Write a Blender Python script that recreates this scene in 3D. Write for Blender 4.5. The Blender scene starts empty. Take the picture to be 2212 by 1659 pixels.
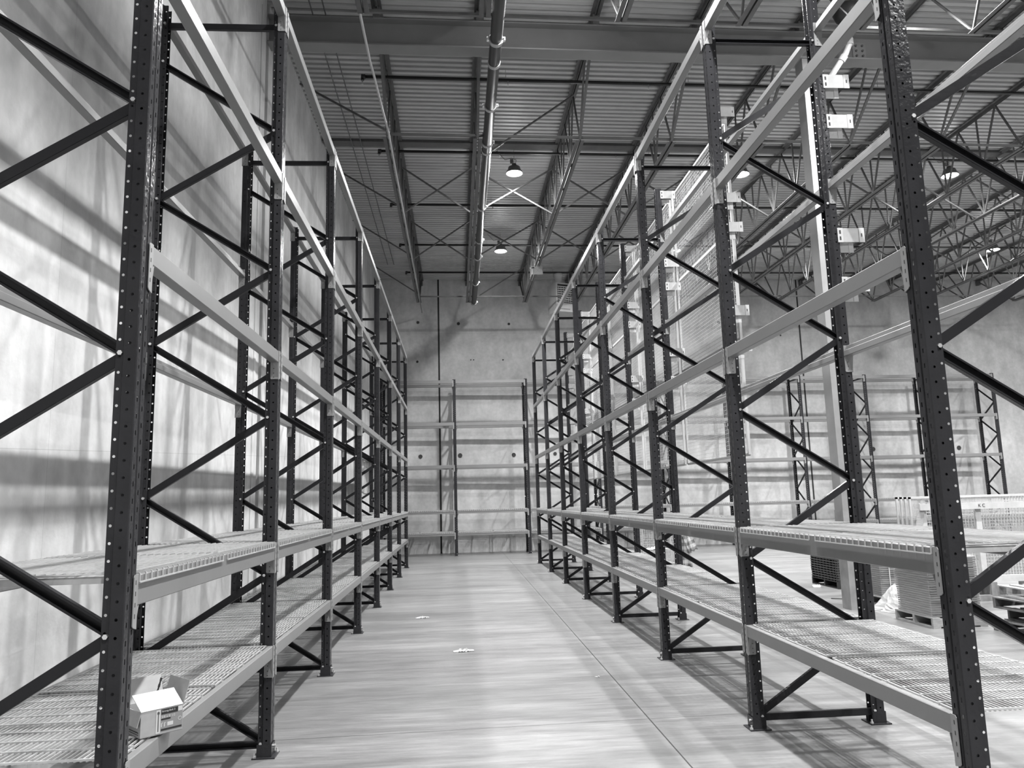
import bpy, math, random
from mathutils import Vector, Matrix
random.seed(7)
PI = math.pi
SC = bpy.context.scene
COL = SC.collection

# ------------------------------------------------------------------ camera
cd = bpy.data.cameras.new('camera'); cam = bpy.data.objects.new('camera', cd); COL.objects.link(cam)
cd.sensor_fit = 'HORIZONTAL'; cd.sensor_width = 36.0; cd.lens = 36.0*1634.58/2212.0
cd.clip_start = .05; cd.clip_end = 200
cr = Vector((0.99707191, -0.07165798, -0.02669729)); cu = Vector((0.01556818, -0.15159338, 0.98832033)); cf = Vector((0.07486817, 0.98584207, 0.15003392))
M = Matrix((( cr.x, cu.x, -cf.x, 0), (cr.y, cu.y, -cf.y, 0), (cr.z, cu.z, -cf.z, 1.75), (0, 0, 0, 1)))
cam.matrix_world = M
SC.camera = cam
# ------------------------------------------------------------------ world, exposure
w = bpy.data.worlds.new('world'); SC.world = w; w.use_nodes = True
w.node_tree.nodes['Background'].inputs[0].default_value = (.5, .5, .5, 1)
w.node_tree.nodes['Background'].inputs[1].default_value = 0.004
SC.view_settings.view_transform = 'Standard'; SC.view_settings.look = 'None'
SC.view_settings.gamma = 1; SC.view_settings.use_curve_mapping = False
SC.view_settings.exposure = 0.0
SC.cycles.diffuse_bounces = 3; SC.cycles.glossy_bounces = 2; SC.cycles.max_bounces = 5
SC.cycles.caustics_reflective = False; SC.cycles.caustics_refractive = False
SC.cycles.sample_clamp_indirect = 4
# ------------------------------------------------------------------ high bay lamps (light only; the housings come later)
LX = [1.39, 6.58, 11.58, 16.58, 21.6]; LY = [21.28, 15.93, 9.55, 4.3, -2.0]; LZ = 8.95
LAMP_W = 225; BEAM_W = 430
def make_lamp_data():
    a = bpy.data.lights.new('high_bay_beam', 'AREA'); a.shape = 'DISK'; a.size = .30; a.energy = LAMP_W; a.spread = math.radians(176)
    p = bpy.data.lights.new('high_bay_side_spill', 'POINT'); p.shadow_soft_size = .13; p.energy = LAMP_W*.16
    b = bpy.data.lights.new('high_bay_core', 'AREA'); b.shape = 'DISK'; b.size = .30; b.energy = BEAM_W; b.spread = math.radians(112)
    return a, p, b
LA, LP, LB = make_lamp_data()

# ------------------------------------------------------------------ helpers
def tag(o, label=None, cat=None, group=None, kind=None):
    if kind is None and cat: kind = 'thing'
    if label: o['label'] = label
    if cat: o['category'] = cat
    if group: o['group'] = group
    if kind: o['kind'] = kind
    return o
def empty(name, loc=(0, 0, 0), rz=0, label=None, cat=None, group=None):
    o = bpy.data.objects.new(name, None); COL.objects.link(o); o.location = loc; o.rotation_euler = (0, 0, rz)
    o.empty_display_size = .1
    return tag(o, label, cat, group)
def link(o, parent=None):
    COL.objects.link(o)
    if parent: o.parent = parent
    return o
def kids(root):
    return KID.get(root.name, [])
KID = {}
def reg(o, parent):
    if parent is not None: KID.setdefault(parent.name, []).append(o)
def dup(root, loc, rz=None, label=None, cat=None, group=None):
    r = root.copy(); COL.objects.link(r); r.location = loc
    if rz is not None: r.rotation_euler = (0, 0, rz)
    for k_ in ('label', 'group'):
        if k_ in r.keys(): del r[k_]
    tag(r, label, cat, group)
    for ch in kids(root):
        c = ch.copy(); COL.objects.link(c); c.parent = r; reg(c, r)
        for g in kids(ch):
            d = g.copy(); COL.objects.link(d); d.parent = c; reg(d, c)
    return r

class MB:
    def __init__(s): s.v = []; s.f = []; s.m = []; s.cur = 0
    def poly(s, pts):
        n = len(s.v); s.v += [tuple(p) for p in pts]; s.f.append(tuple(range(n, n+len(pts)))); s.m.append(s.cur)
    def box(s, x0, x1, y0, y1, z0, z1):
        n = len(s.v)
        s.v += [(x0,y0,z0),(x1,y0,z0),(x1,y1,z0),(x0,y1,z0),(x0,y0,z1),(x1,y0,z1),(x1,y1,z1),(x0,y1,z1)]
        for q in ((0,3,2,1),(4,5,6,7),(0,1,5,4),(1,2,6,5),(2,3,7,6),(3,0,4,7)):
            s.f.append(tuple(n+i for i in q)); s.m.append(s.cur)
        return s
    def frame(s, a, b, up=(0, 0, 1)):
        a = Vector(a); b = Vector(b); d = (b-a).normalized(); up = Vector(up)
        if abs(d.dot(up)) > .98: up = Vector((1, 0, 0)) if abs(d.x) < .9 else Vector((0, 1, 0))
        sx = d.cross(up).normalized(); sz = sx.cross(d).normalized()
        return a, b, sx, sz
    def prism(s, a, b, prof, up=(0, 0, 1), cap=True):      # prof: list of (side, up) offsets, closed
        a, b, sx, sz = s.frame(a, b, up); n = len(s.v); k = len(prof)
        for p in (a, b):
            for (i, j) in prof: s.v.append(tuple(p+sx*i+sz*j))
        for i in range(k):
            j = (i+1) % k; s.f.append((n+i, n+j, n+k+j, n+k+i)); s.m.append(s.cur)
        if cap:
            s.f.append(tuple(n+i for i in range(k))[::-1]); s.m.append(s.cur)
            s.f.append(tuple(n+k+i for i in range(k))); s.m.append(s.cur)
        return s
    def bar(s, a, b, w, h=None, up=(0, 0, 1)):
        h = h or w; return s.prism(a, b, [(-w/2,-h/2),(w/2,-h/2),(w/2,h/2),(-w/2,h/2)], up)
    def rod(s, a, b, r, n=6, cap=True):
        return s.prism(a, b, [(r*math.cos(2*PI*i/n), r*math.sin(2*PI*i/n)) for i in range(n)], cap=cap)
    def path(s, pts, r, n=6):
        pts = [Vector(p) for p in pts]; base = len(s.v); ups = Vector((0, 0, 1)); prev = None
        for i, p in enumerate(pts):
            if i == 0: d = pts[1]-p
            elif i == len(pts)-1: d = p-pts[i-1]
            else: d = (pts[i+1]-p).normalized()+(p-pts[i-1]).normalized()
            d.normalize()
            if prev is None:
                u = ups if abs(d.z) < .9 else Vector((1, 0, 0)); sx = d.cross(u).normalized()
            else:
                sx = (prev-d*prev.dot(d)).normalized()
            prev = sx; sz = sx.cross(d).normalized()
            for k in range(n):
                a = 2*PI*k/n; s.v.append(tuple(p+sx*r*math.cos(a)+sz*r*math.sin(a)))
        for i in range(len(pts)-1):
            for k in range(n):
                q = (k+1) % n; s.f.append((base+i*n+k, base+i*n+q, base+(i+1)*n+q, base+(i+1)*n+k)); s.m.append(s.cur)
        s.f.append(tuple(base+k for k in range(n))); s.m.append(s.cur)
        s.f.append(tuple(base+(len(pts)-1)*n+k for k in range(n))); s.m.append(s.cur)
        return s
    def lathe(s, prof, c=(0, 0, 0), n=16):                 # prof: (r, z)
        base = len(s.v); c = Vector(c)
        for (r, z) in prof:
            for k in range(n): s.v.append((c.x+r*math.cos(2*PI*k/n), c.y+r*math.sin(2*PI*k/n), c.z+z))
        for i in range(len(prof)-1):
            for k in range(n):
                q = (k+1) % n; s.f.append((base+i*n+k, base+i*n+q, base+(i+1)*n+q, base+(i+1)*n+k)); s.m.append(s.cur)
        return s
    def build(s, name, mat, parent=None, smooth=False, loc=None):
        me = bpy.data.meshes.new(name); me.from_pydata(s.v, [], s.f)
        ms = mat if isinstance(mat, (list, tuple)) else [mat]
        for m_ in ms: me.materials.append(m_)
        if len(ms) > 1: me.polygons.foreach_set('material_index', s.m)
        if smooth: me.polygons.foreach_set('use_smooth', [True]*len(me.polygons))
        me.update()
        o = bpy.data.objects.new(name, me); COL.objects.link(o)
        if parent is not None: o.parent = parent; reg(o, parent)
        if loc: o.location = loc
        return o
def rename_ok(o): return o

# ------------------------------------------------------------------ materials
def mat(name, col, rough=.5, metal=0.0, noise=0.0, nscale=8, bump=0.0, bscale=60, spec=.5, stretch=None, coat=0):
    m = bpy.data.materials.new(name); m.use_nodes = True; nt = m.node_tree; b = nt.nodes['Principled BSDF']
    c = (col, col, col, 1) if isinstance(col, (int, float)) else (*col, 1)
    b.inputs['Base Color'].default_value = c; b.inputs['Roughness'].default_value = rough; b.inputs['Metallic'].default_value = metal
    b.inputs['Specular IOR Level'].default_value = spec
    if coat: b.inputs['Coat Weight'].default_value = coat; b.inputs['Coat Roughness'].default_value = .12
    tc = None
    if noise or bump:
        tc = nt.nodes.new('ShaderNodeTexCoord'); mp = nt.nodes.new('ShaderNodeMapping'); nt.links.new(tc.outputs['Object'], mp.inputs[0])
        if stretch: mp.inputs['Scale'].default_value = stretch
    if noise:
        n = nt.nodes.new('ShaderNodeTexNoise'); n.inputs['Scale'].default_value = nscale; n.inputs['Detail'].default_value = 5
        nt.links.new(mp.outputs[0], n.inputs['Vector'])
        r = nt.nodes.new('ShaderNodeMapRange'); r.inputs['To Min'].default_value = 1-noise; r.inputs['To Max'].default_value = 1+noise
        r.inputs['From Min'].default_value = .3; r.inputs['From Max'].default_value = .7
        nt.links.new(n.outputs[0], r.inputs['Value'])
        v = nt.nodes.new('ShaderNodeVectorMath'); v.operation = 'SCALE'; v.inputs[0].default_value = c[:3]
        nt.links.new(r.outputs[0], v.inputs['Scale']); nt.links.new(v.outputs[0], b.inputs['Base Color'])
    if bump:
        n2 = nt.nodes.new('ShaderNodeTexNoise'); n2.inputs['Scale'].default_value = bscale; nt.links.new(mp.outputs[0], n2.inputs['Vector'])
        bp = nt.nodes.new('ShaderNodeBump'); bp.inputs['Strength'].default_value = bump; bp.inputs['Distance'].default_value = .004
        nt.links.new(n2.outputs[0], bp.inputs['Height']); nt.links.new(bp.outputs[0], b.inputs['Normal'])
    return m
def N(nt, t, **kw):
    n = nt.nodes.new(t)
    for k, v in kw.items(): setattr(n, k, v)
    return n
def noise_mul(nt, vec, scale, lo, hi, detail=6, stretch=None, fr=(.3, .7), rough=.55):
    if stretch:
        mp = N(nt, 'ShaderNodeMapping'); mp.inputs['Scale'].default_value = stretch; nt.links.new(vec, mp.inputs[0]); vec = mp.outputs[0]
    n = N(nt, 'ShaderNodeTexNoise'); n.inputs['Scale'].default_value = scale; n.inputs['Detail'].default_value = detail; n.inputs['Roughness'].default_value = rough
    nt.links.new(vec, n.inputs['Vector'])
    r = N(nt, 'ShaderNodeMapRange'); r.inputs['From Min'].default_value = fr[0]; r.inputs['From Max'].default_value = fr[1]
    r.inputs['To Min'].default_value = lo; r.inputs['To Max'].default_value = hi; nt.links.new(n.outputs[0], r.inputs['Value'])
    return r.outputs[0]
def mathn(nt, op, a, b=None):
    n = N(nt, 'ShaderNodeMath', operation=op)
    for i, q in enumerate((a, b)):
        if q is None: continue
        if isinstance(q, (int, float)): n.inputs[i].default_value = q
        else: nt.links.new(q, n.inputs[i])
    return n.outputs[0]
def concrete(name, base, facs, rough=.6, lines=None, spec=.4, bump=.15):
    m = bpy.data.materials.new(name); m.use_nodes = True; nt = m.node_tree; b = nt.nodes['Principled BSDF']
    g = N(nt, 'ShaderNodeNewGeometry'); pos = g.outputs['Position']; v = None
    for (sc, lo, hi, st, fr) in facs:
        q = noise_mul(nt, pos, sc, lo, hi, stretch=st, fr=fr)
        v = q if v is None else mathn(nt, 'MULTIPLY', v, q)
    sp = N(nt, 'ShaderNodeSeparateXYZ'); nt.links.new(pos, sp.inputs[0])
    for (kx, ky, kz, c, hw, val) in (lines or []):         # a thin joint where kx*x+ky*y+kz*z = c
        e = mathn(nt, 'ADD', mathn(nt, 'MULTIPLY', sp.outputs[0], kx), mathn(nt, 'MULTIPLY', sp.outputs[1], ky))
        e = mathn(nt, 'ADD', e, mathn(nt, 'MULTIPLY', sp.outputs[2], kz))
        e = mathn(nt, 'ABSOLUTE', mathn(nt, 'SUBTRACT', e, c)); e = mathn(nt, 'LESS_THAN', e, hw)
        e = mathn(nt, 'SUBTRACT', 1.0, mathn(nt, 'MULTIPLY', e, 1-val)); v = mathn(nt, 'MULTIPLY', v, e)
    v = mathn(nt, 'MULTIPLY', v, base)
    cb = N(nt, 'ShaderNodeCombineColor')
    for i in range(3): nt.links.new(v, cb.inputs[i])
    nt.links.new(cb.outputs[0], b.inputs['Base Color']); b.inputs['Roughness'].default_value = rough; b.inputs['Specular IOR Level'].default_value = spec
    n2 = N(nt, 'ShaderNodeTexNoise'); n2.inputs['Scale'].default_value = 25; n2.inputs['Detail'].default_value = 6; nt.links.new(pos, n2.inputs['Vector'])
    bp = N(nt, 'ShaderNodeBump'); bp.inputs['Strength'].default_value = bump; bp.inputs['Distance'].default_value = .01
    nt.links.new(n2.outputs[0], bp.inputs['Height']); nt.links.new(bp.outputs[0], b.inputs['Normal'])
    return m
FR = (.3, .7)
M_floor = concrete('floor_concrete', .165, [(1.0, .70, 1.16, (.35, 1.6, 1), FR), (3.0, .74, 1.18, (.25, 2.6, 1), FR), (11, .78, 1.16, (.35, 2.6, 1), FR), (.35, .88, 1.08, None, FR), (45, .94, 1.05, (.6, 2, 1), FR)],
                   rough=.34, lines=[(1, .0, 0, 1.49, .0055, .15), (-.027, 1, 0, 6.19, .005, .3), (-.027, 1, 0, 12.4, .01, .55), (-.027, 1, 0, 18.6, .006, .6), (1, 0, 0, 7.7, .005, .5)], spec=.7, bump=.1)
M_wleft = concrete('tilt_wall_left', .56, [(.6, .74, 1.14, (1, .9, .5), FR), (1.5, .86, 1.06, (1, 1.6, .2), (.35, .6)), (3.5, .88, 1.08, (1, 1.0, .55), FR), (11, .92, 1.06, (1, 1, .8), FR)],
                   rough=.7, lines=[(0, 1, 0, 4.45, .004, .7), (0, 1, 0, 5.5, .003, .8), (0, -.05, 1, 1.9, .003, .8)], bump=.15)
M_wfar = concrete('tilt_wall_far', .45, [(.6, .80, 1.14, (.8, 1, .6), FR), (2.6, .82, 1.10, (1, 1, .5), FR), (9, .90, 1.07, None, FR)],
                  rough=.7, lines=[(1, 0, 0, -.55, .03, .03), (1, 0, 0, 12.65, .03, .05), (0, 0, 1, 7.55, .006, .85), (1, 0, 0, 6.9, .004, .8)], bump=.15)
M_paint = mat('upright_paint', (.027, .027, .029), .2, noise=.15, nscale=5, bump=.5, bscale=38)
M_brace = mat('brace_paint', (.019, .019, .0205), .24, bump=.2, bscale=30)
for m_ in (M_paint, M_brace): m_.node_tree.nodes['Principled BSDF'].inputs['IOR'].default_value = 1.26
M_beam = mat('beam_paint', .168, .36, noise=.04, nscale=3, bump=.08, bscale=20)
M_conn = mat('connector_paint', .22, .36, noise=.05, nscale=6)
M_zinc = mat('zinc_wire', .62, .33, metal=.55, noise=.12, nscale=12)
M_zinc2 = mat('zinc_channel', .36, .45, metal=.3, noise=.12, nscale=9)
M_bolt = mat('bolt_zinc', .75, .25, metal=.8)
M_joist = mat('joist_primer', .085, .55, noise=.15, nscale=6)
M_girder = mat('girder_primer', .17, .5, noise=.1, nscale=2)
M_deck = mat('roof_deck_steel', .40, .5, noise=.1, nscale=1.2, stretch=(.4, 3, 1))
M_colm = mat('column_primer', .20, .5, noise=.14, nscale=2.5)
M_black = mat('black_pipe', .012, .4)
M_main = mat('main_pipe', .018, .38, noise=.1)
M_coup = mat('coupling_zinc', .4, .35, metal=.4)
M_hole = mat('dark_plug', .03, .8)
M_white = mat('white_plastic', .42, .4)
M_paper = mat('white_paper', .46, .7)
M_card = mat('cardboard', .30, .8, noise=.08, nscale=20)
M_cardd = mat('cardboard_print_dark', .012, .6)
M_cardg = mat('cardboard_print_grey', .10, .6)
M_bundle = mat('bundled_decks', .17, .6, noise=.45, nscale=3, stretch=(1, 1, 14))
M_wood = mat('pine', .30, .75, noise=.2, nscale=9, stretch=(1, 1, 6))
M_woodw = mat('pale_pine', .40, .75, noise=.12, nscale=7)
M_wood2 = mat('weathered_pine', .15, .8, noise=.3, nscale=8)
M_plas = mat('black_plastic', .02, .5)
M_plas2 = mat('grey_black_plastic', .06, .5)
M_mesh = mat('coated_mesh', .42, .45, noise=.06)
M_heat = mat('heater_enamel', .42, .4, noise=.05)
M_housing = mat('lamp_housing', .12, .4)
def emis(name, s):
    m = bpy.data.materials.new(name); m.use_nodes = True; b = m.node_tree.nodes['Principled BSDF']
    b.inputs['Base Color'].default_value = (.8, .8, .8, 1); b.inputs['Emission Color'].default_value = (1, 1, 1, 1); b.inputs['Emission Strength'].default_value = s
    return m
M_lens = emis('lamp_lens', 22)
def film(name, alpha, col=.85, rough=.25):
    m = mat(name, col, rough, bump=.6, bscale=14); m.node_tree.nodes['Principled BSDF'].inputs['Alpha'].default_value = alpha
    return m
M_film = film('stretch_film', .22)
M_film2 = film('crumpled_film', .8, .5)
def plaid():
    m = bpy.data.materials.new('plaid_flannel'); m.use_nodes = True; nt = m.node_tree; b = nt.nodes['Principled BSDF']
    tc = N(nt, 'ShaderNodeTexCoord'); sp = N(nt, 'ShaderNodeSeparateXYZ'); nt.links.new(tc.outputs['Object'], sp.inputs[0])
    def band(o_):
        f = mathn(nt, 'FRACT', mathn(nt, 'MULTIPLY', o_, 6.5)); return mathn(nt, 'LESS_THAN', f, .5)
    s = mathn(nt, 'ADD', band(sp.outputs[0]), band(sp.outputs[2]))
    v = mathn(nt, 'SUBTRACT', .52, mathn(nt, 'MULTIPLY', s, .2))
    cb = N(nt, 'ShaderNodeCombineColor')
    for i in range(3): nt.links.new(v, cb.inputs[i])
    nt.links.new(cb.outputs[0], b.inputs['Base Color']); b.inputs['Roughness'].default_value = .9
    return m
M_plaid = plaid()

BR = .02                                                    # the building sits turned by this slope against the racks
def yb(y0, x): return y0+BR*x
WALL_Y = 26.10; XL = -2.74; XR = 30.0; YN = -9.0; ROOF = 9.49
def xw(y): return -2.865+.0055*y                              # left wall face, turned the same slight way

# ================================================================== SETTING
def struct(name, mb, m): return tag(mb.build(name, m), kind='structure')
mb = MB(); mb.box(XL-.3, XR+.3, YN-.3, WALL_Y+1.5, -.25, 0); struct('floor', mb, M_floor)
# far wall follows the building line, with round lifting-insert plugs and pocked patches
mb = MB()
p = [(XL-.3, yb(WALL_Y, XL-.3)), (XR+.3, yb(WALL_Y, XR+.3)), (XR+.3, yb(WALL_Y, XR+.3)+.3), (XL-.3, yb(WALL_Y, XL-.3)+.3)]
mb.prism((0, 0, 0), (0, 0, 9.8), [(-y, x) for x, y in p] if False else [(0, 0)]*0 or [(0, 0), (0, 0), (0, 0)]) if False else None
n0 = len(mb.v); mb.v += [(x, y, 0) for x, y in p]+[(x, y, 9.9) for x, y in p]
for q in ((0,3,2,1),(4,5,6,7),(0,1,5,4),(1,2,6,5),(2,3,7,6),(3,0,4,7)): mb.f.append(q); mb.m.append(0)
wf = struct('wall_far', mb, M_wfar)
for (x, z, r) in ((-1.27, 7.95, .05), (.145, 7.9, .055), (1.93, 7.88, .045), (-1.22, 3.26, .07), (.13, 3.27, .075), (1.98, 3.25, .07), (3.42, 3.26, .06),
                  (15.03, 3.18, .08), (18.33, 3.16, .08), (.56, 6.6, .02), (.66, 6.6, .02), (1.69, 6.59, .025), (-1.3, 6.55, .04), (9.6, 7.9, .05), (13.2, 7.9, .05), (11.9, 7.4, .03), (16.0, 7.5, .04)):
    h = MB(); h.lathe([(0, 0), (r*.75, 0), (r, .004), (r, .012)], n=14)
    o = h.build('insert_plug', M_hole, wf); o.location = (x, yb(WALL_Y, x)-.005, z); o.rotation_euler = (PI/2, 0, 0)
# left wall with one recessed dark joint
mb = MB()
def wallpiece(a, b, dx=0):
    n = len(mb.v); mb.v += [(x, y, z) for z in (0, 9.9) for (x, y) in ((-3.3, a), (xw(a)+dx, a), (xw(b)+dx, b), (-3.3, b))]
    for q in ((0,3,2,1),(4,5,6,7),(0,1,5,4),(1,2,6,5),(2,3,7,6),(3,0,4,7)): mb.f.append(tuple(n+i for i in q)); mb.m.append(0)
wallpiece(YN-.3, 10.90); wallpiece(11.06, WALL_Y+1); wallpiece(10.90, 11.06, -.14)
wl = struct('wall_left', mb, M_wleft)
h = MB(); h.box(xw(10.6)-.01, xw(10.6)+.012, 10.62, 10.72, 0, 9.2); tag(h.build('trim_1', M_wleft), kind='structure')
mb = MB(); mb.box(XR, XR+.3, YN-.3, WALL_Y+1.5, 0, 9.9); struct('wall_right', mb, M_wleft)
mb = MB(); mb.box(XL-.3, XR+.3, YN-.3, YN, 0, 9.9); struct('wall_back', mb, M_wleft)
# corrugated roof deck: ribs run across the aisle
mb = MB(); per = .152; y = YN-.3; prof = []
while y < WALL_Y+.9:
    prof += [(y, 0), (y+.078, 0), (y+.088, .05), (y+.142, .05)]; y += per
base = len(mb.v)
for (y, z) in prof:
    mb.v.append((XL-.3, y+BR*(XL-.3), ROOF+z)); mb.v.append((XR+.3, y+BR*(XR+.3), ROOF+z))
for i in range(len(prof)-1): mb.f.append((2*i, 2*i+1, 2*i+3, 2*i+2)); mb.m.append(0)
n0 = len(mb.v)
for (x, y) in ((XL-.3, YN-.6), (XR+.3, YN-.6), (XR+.3, WALL_Y+2), (XL-.3, WALL_Y+2)): mb.v.append((x, y, ROOF+.075))
mb.f.append((n0, n0+1, n0+2, n0+3)); mb.m.append(0)
struct('ceiling', mb, M_deck)
# deck lap channels under the roof
for k, (yy, x0, x1) in enumerate(((15.62, XL, .5), (15.62, .78, 20))):
    h = MB(); h.prism((x0, yb(yy, x0), ROOF-.035), (x1, yb(yy, x1), ROOF-.035), [(-.12, -.03), (.12, -.03), (.12, .03), (-.12, .03)])
    tag(h.build('roof_channel', M_joist), ('short dark steel channel fixed under the roof deck, left of the sprinkler main', 'long dark steel channel fixed under the roof deck, right of the sprinkler main')[k], 'steel channel')
# joist bearing pads on the far wall
# ================================================================== RACKS
PITCH = .0705
def holed(mb, org, ax, nrm_unused, a0, a1, ac, H, r, z0, kind='round', hw=.004, hh=.011):
    # strip in direction ax from a0..a1, height 0..H, one hole per PITCH at ac
    ax = Vector(ax); org = Vector(org); n = int((H-z0)/PITCH)
    def P(a, z): return tuple(org+ax*a+Vector((0, 0, z)))
    if z0 > 0: mb.poly([P(a0, 0), P(a1, 0), P(a1, z0), P(a0, z0)])
    for i in range(n):
        zl = z0+i*PITCH; zh = zl+PITCH; zc = (zl+zh)/2
        if kind == 'round':
            outer = [(a1, zc), (a1, zh), (ac, zh), (a0, zh), (a0, zc), (a0, zl), (ac, zl), (a1, zl)]
            inner = [(ac+r*math.cos(k*PI/4), zc+r*math.sin(k*PI/4)) for k in range(8)]
        else:
            outer = [(a1, zh), (a0, zh), (a0, zl), (a1, zl)]
            inner = [(ac+hw, zc+hh), (ac-hw, zc+hh), (ac-hw, zc-hh), (ac+hw, zc-hh)]
        b = len(mb.v); k = len(outer)
        mb.v += [P(*q) for q in outer]+[P(*q) for q in inner]
        for j in range(k):
            j2 = (j+1) % k; mb.f.append((b+j, b+j2, b+k+j2, b+k+j)); mb.m.append(0)
    zt = z0+n*PITCH
    if zt < H: mb.poly([P(a0, zt), P(a1, zt), P(a1, H), P(a0, H)])
CW = .10; CD = .092                                          # column width along the row, depth
def column_mb(H):
    # front face at x=0, body towards +x, centred on y
    mb = MB(); hw = CW/2
    for s in (-1, 1):
        holed(mb, (0, s*hw, 0), (1, 0, 0), None, .004, .056, .031, H, .0066, .01)
        holed(mb, (0, s*(hw-.013), 0), (1, 0, 0), None, .063, CD, .078, H, .0062, .028)
        mb.poly([(.056, s*hw, 0), (.056, s*hw, H), (.063, s*(hw-.013), H), (.063, s*(hw-.013), 0)])
        mb.poly([(CD, s*(hw-.013), 0), (CD, s*(hw-.013), H), (CD, s*(hw-.022), H), (CD, s*(hw-.022), 0)])
        mb.poly([(.004, s*hw, 0), (.004, s*hw, H), (0, s*(hw-.004), H), (0, s*(hw-.004), 0)])
        holed(mb, (0, 0, 0), (0, s, 0), None, .008, hw-.004, .026, H, 0, .02+(.035 if s > 0 else 0), 'slot', .0038, .0105)
        mb.poly([(0, s*.008, 0), (0, s*.008, H), (.006, s*.004, H), (.006, s*.004, 0)])
    mb.poly([(.006, -.004, 0), (.006, .004, 0), (.006, .004, H), (.006, -.004, H)])
    return mb
def foot_mb():
    mb = MB(); mb.box(-.035, .125, -.075, .075, 0, .008); hw = CW/2+.003
    mb.box(-.004, .096, -hw, -hw+.003, .008, .09); mb.box(-.004, .096, hw-.003, hw, .008, .09); mb.box(-.007, -.004, -hw, hw, .008, .09)
    return mb
def cbrace_mb(a, b, side):                                  # a, b: (x, z); side: -1 open side towards -y
    mb = MB(); A = Vector((a[0], 0, a[1])); B = Vector((b[0], 0, b[1]))
    d = (B-A).normalized(); A = A-d*.02; B = B+d*.02; up = Vector((0, 1, 0)); t = .003; w2 = .023; dp = .028
    # profile in (side, up): up is +y, side lies in the frame plane
    yo = -side*dp/2
    mb.prism(A, B, [(-w2, yo-t/2), (w2, yo-t/2), (w2, yo+t/2), (-w2, yo+t/2)], up)
    for q in (-1, 1):
        mb.prism(A, B, [(q*w2-t/2, -dp/2), (q*w2+t/2, -dp/2), (q*w2+t/2, dp/2), (q*w2-t/2, dp/2)], up)
        mb.prism(A, B, [(q*(w2-.004)-.004, -yo-t/2), (q*(w2-.004)+.004, -yo-t/2), (q*(w2-.004)+.004, -yo+t/2), (q*(w2-.004)-.004, -yo+t/2)], up)
    return mb
def bolt_mb(y0, y1):
    mb = MB(); mb.prism((0, y0-.012, 0), (0, y0, 0), [(.011*math.cos(k*PI/3), .011*math.sin(k*PI/3)) for k in range(6)])
    mb.prism((0, y1, 0), (0, y1+.012, 0), [(.011*math.cos(k*PI/3), .011*math.sin(k*PI/3)) for k in range(6)])
    mb.rod((0, y0, 0), (0, y1, 0), .005, 6)
    return mb
COLM = {}
def column_mesh(H):
    if H not in COLM:
        o = column_mb(H).build('column', M_paint); COLM[H] = o.data; bpy.data.objects.remove(o)
    return COLM[H]
FZ = [.095, 1.25, 2.402, 3.545, 4.69]; RZ = [.68, 1.824, 2.972, 4.12, 5.27]
def make_frame(D, Hf, Hr, loc, rz, label):
    root = empty('upright_frame', loc, rz, label, 'rack frame')
    xf = CD-.02; xr = D-CD+.02
    for nm, H, x, r_ in (('front_column', Hf, 0, 0), ('rear_column', Hr, D, PI)):
        c = bpy.data.objects.new(nm, column_mesh(H)); COL.objects.link(c); c.parent = root; reg(c, root); c.location = (x, 0, 0); c.rotation_euler = (0, 0, r_)
        f = foot_mb().build('base_plate', M_paint, root); f.location = (x, 0, 0); f.rotation_euler = (0, 0, r_); 
        for q in (-1, 1):
            h = MB(); h.lathe([(0, .03), (.007, .03), (.007, .012), (.013, .012), (.013, 0)], (-.02 if q < 0 else .11, q*.055, .008), 6)
            h.build('anchor_bolt', M_bolt, f)
        h = MB(); h.prism((-.02, -.02, .065), (-.007, -.02, .065), [(.01*math.cos(k*PI/3), .01*math.sin(k*PI/3)) for k in range(6)]); h.build('shoe_bolt', M_bolt, f)
    def brace(a, b, side): return cbrace_mb(a, b, side).build('brace', M_brace, root)
    brace((xf, FZ[0]-.015), (xr, FZ[0]-.015), 1)
    for i in range(5):
        brace((xf, FZ[i]+.012), (xr, RZ[i]-.012), 1)
        if i < 4: brace((xf, FZ[i+1]-.012), (xr, RZ[i]+.012), -1)
    brace((xf, 5.60), (xr, 5.60), -1)
    hw = CW/2-.013
    bm = bolt_mb(-hw, hw).build('bolt', M_bolt, root); bm.location = (xf, 0, FZ[0])
    for z, x in [(z, xf) for z in FZ[1:]]+[(z, xr) for z in RZ]+[(5.6, xf), (5.6, xr), (FZ[0], xr)]:
        c = bm.copy(); COL.objects.link(c); c.parent = root; reg(c, root); c.location = (x, 0, z)
    return root
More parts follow.
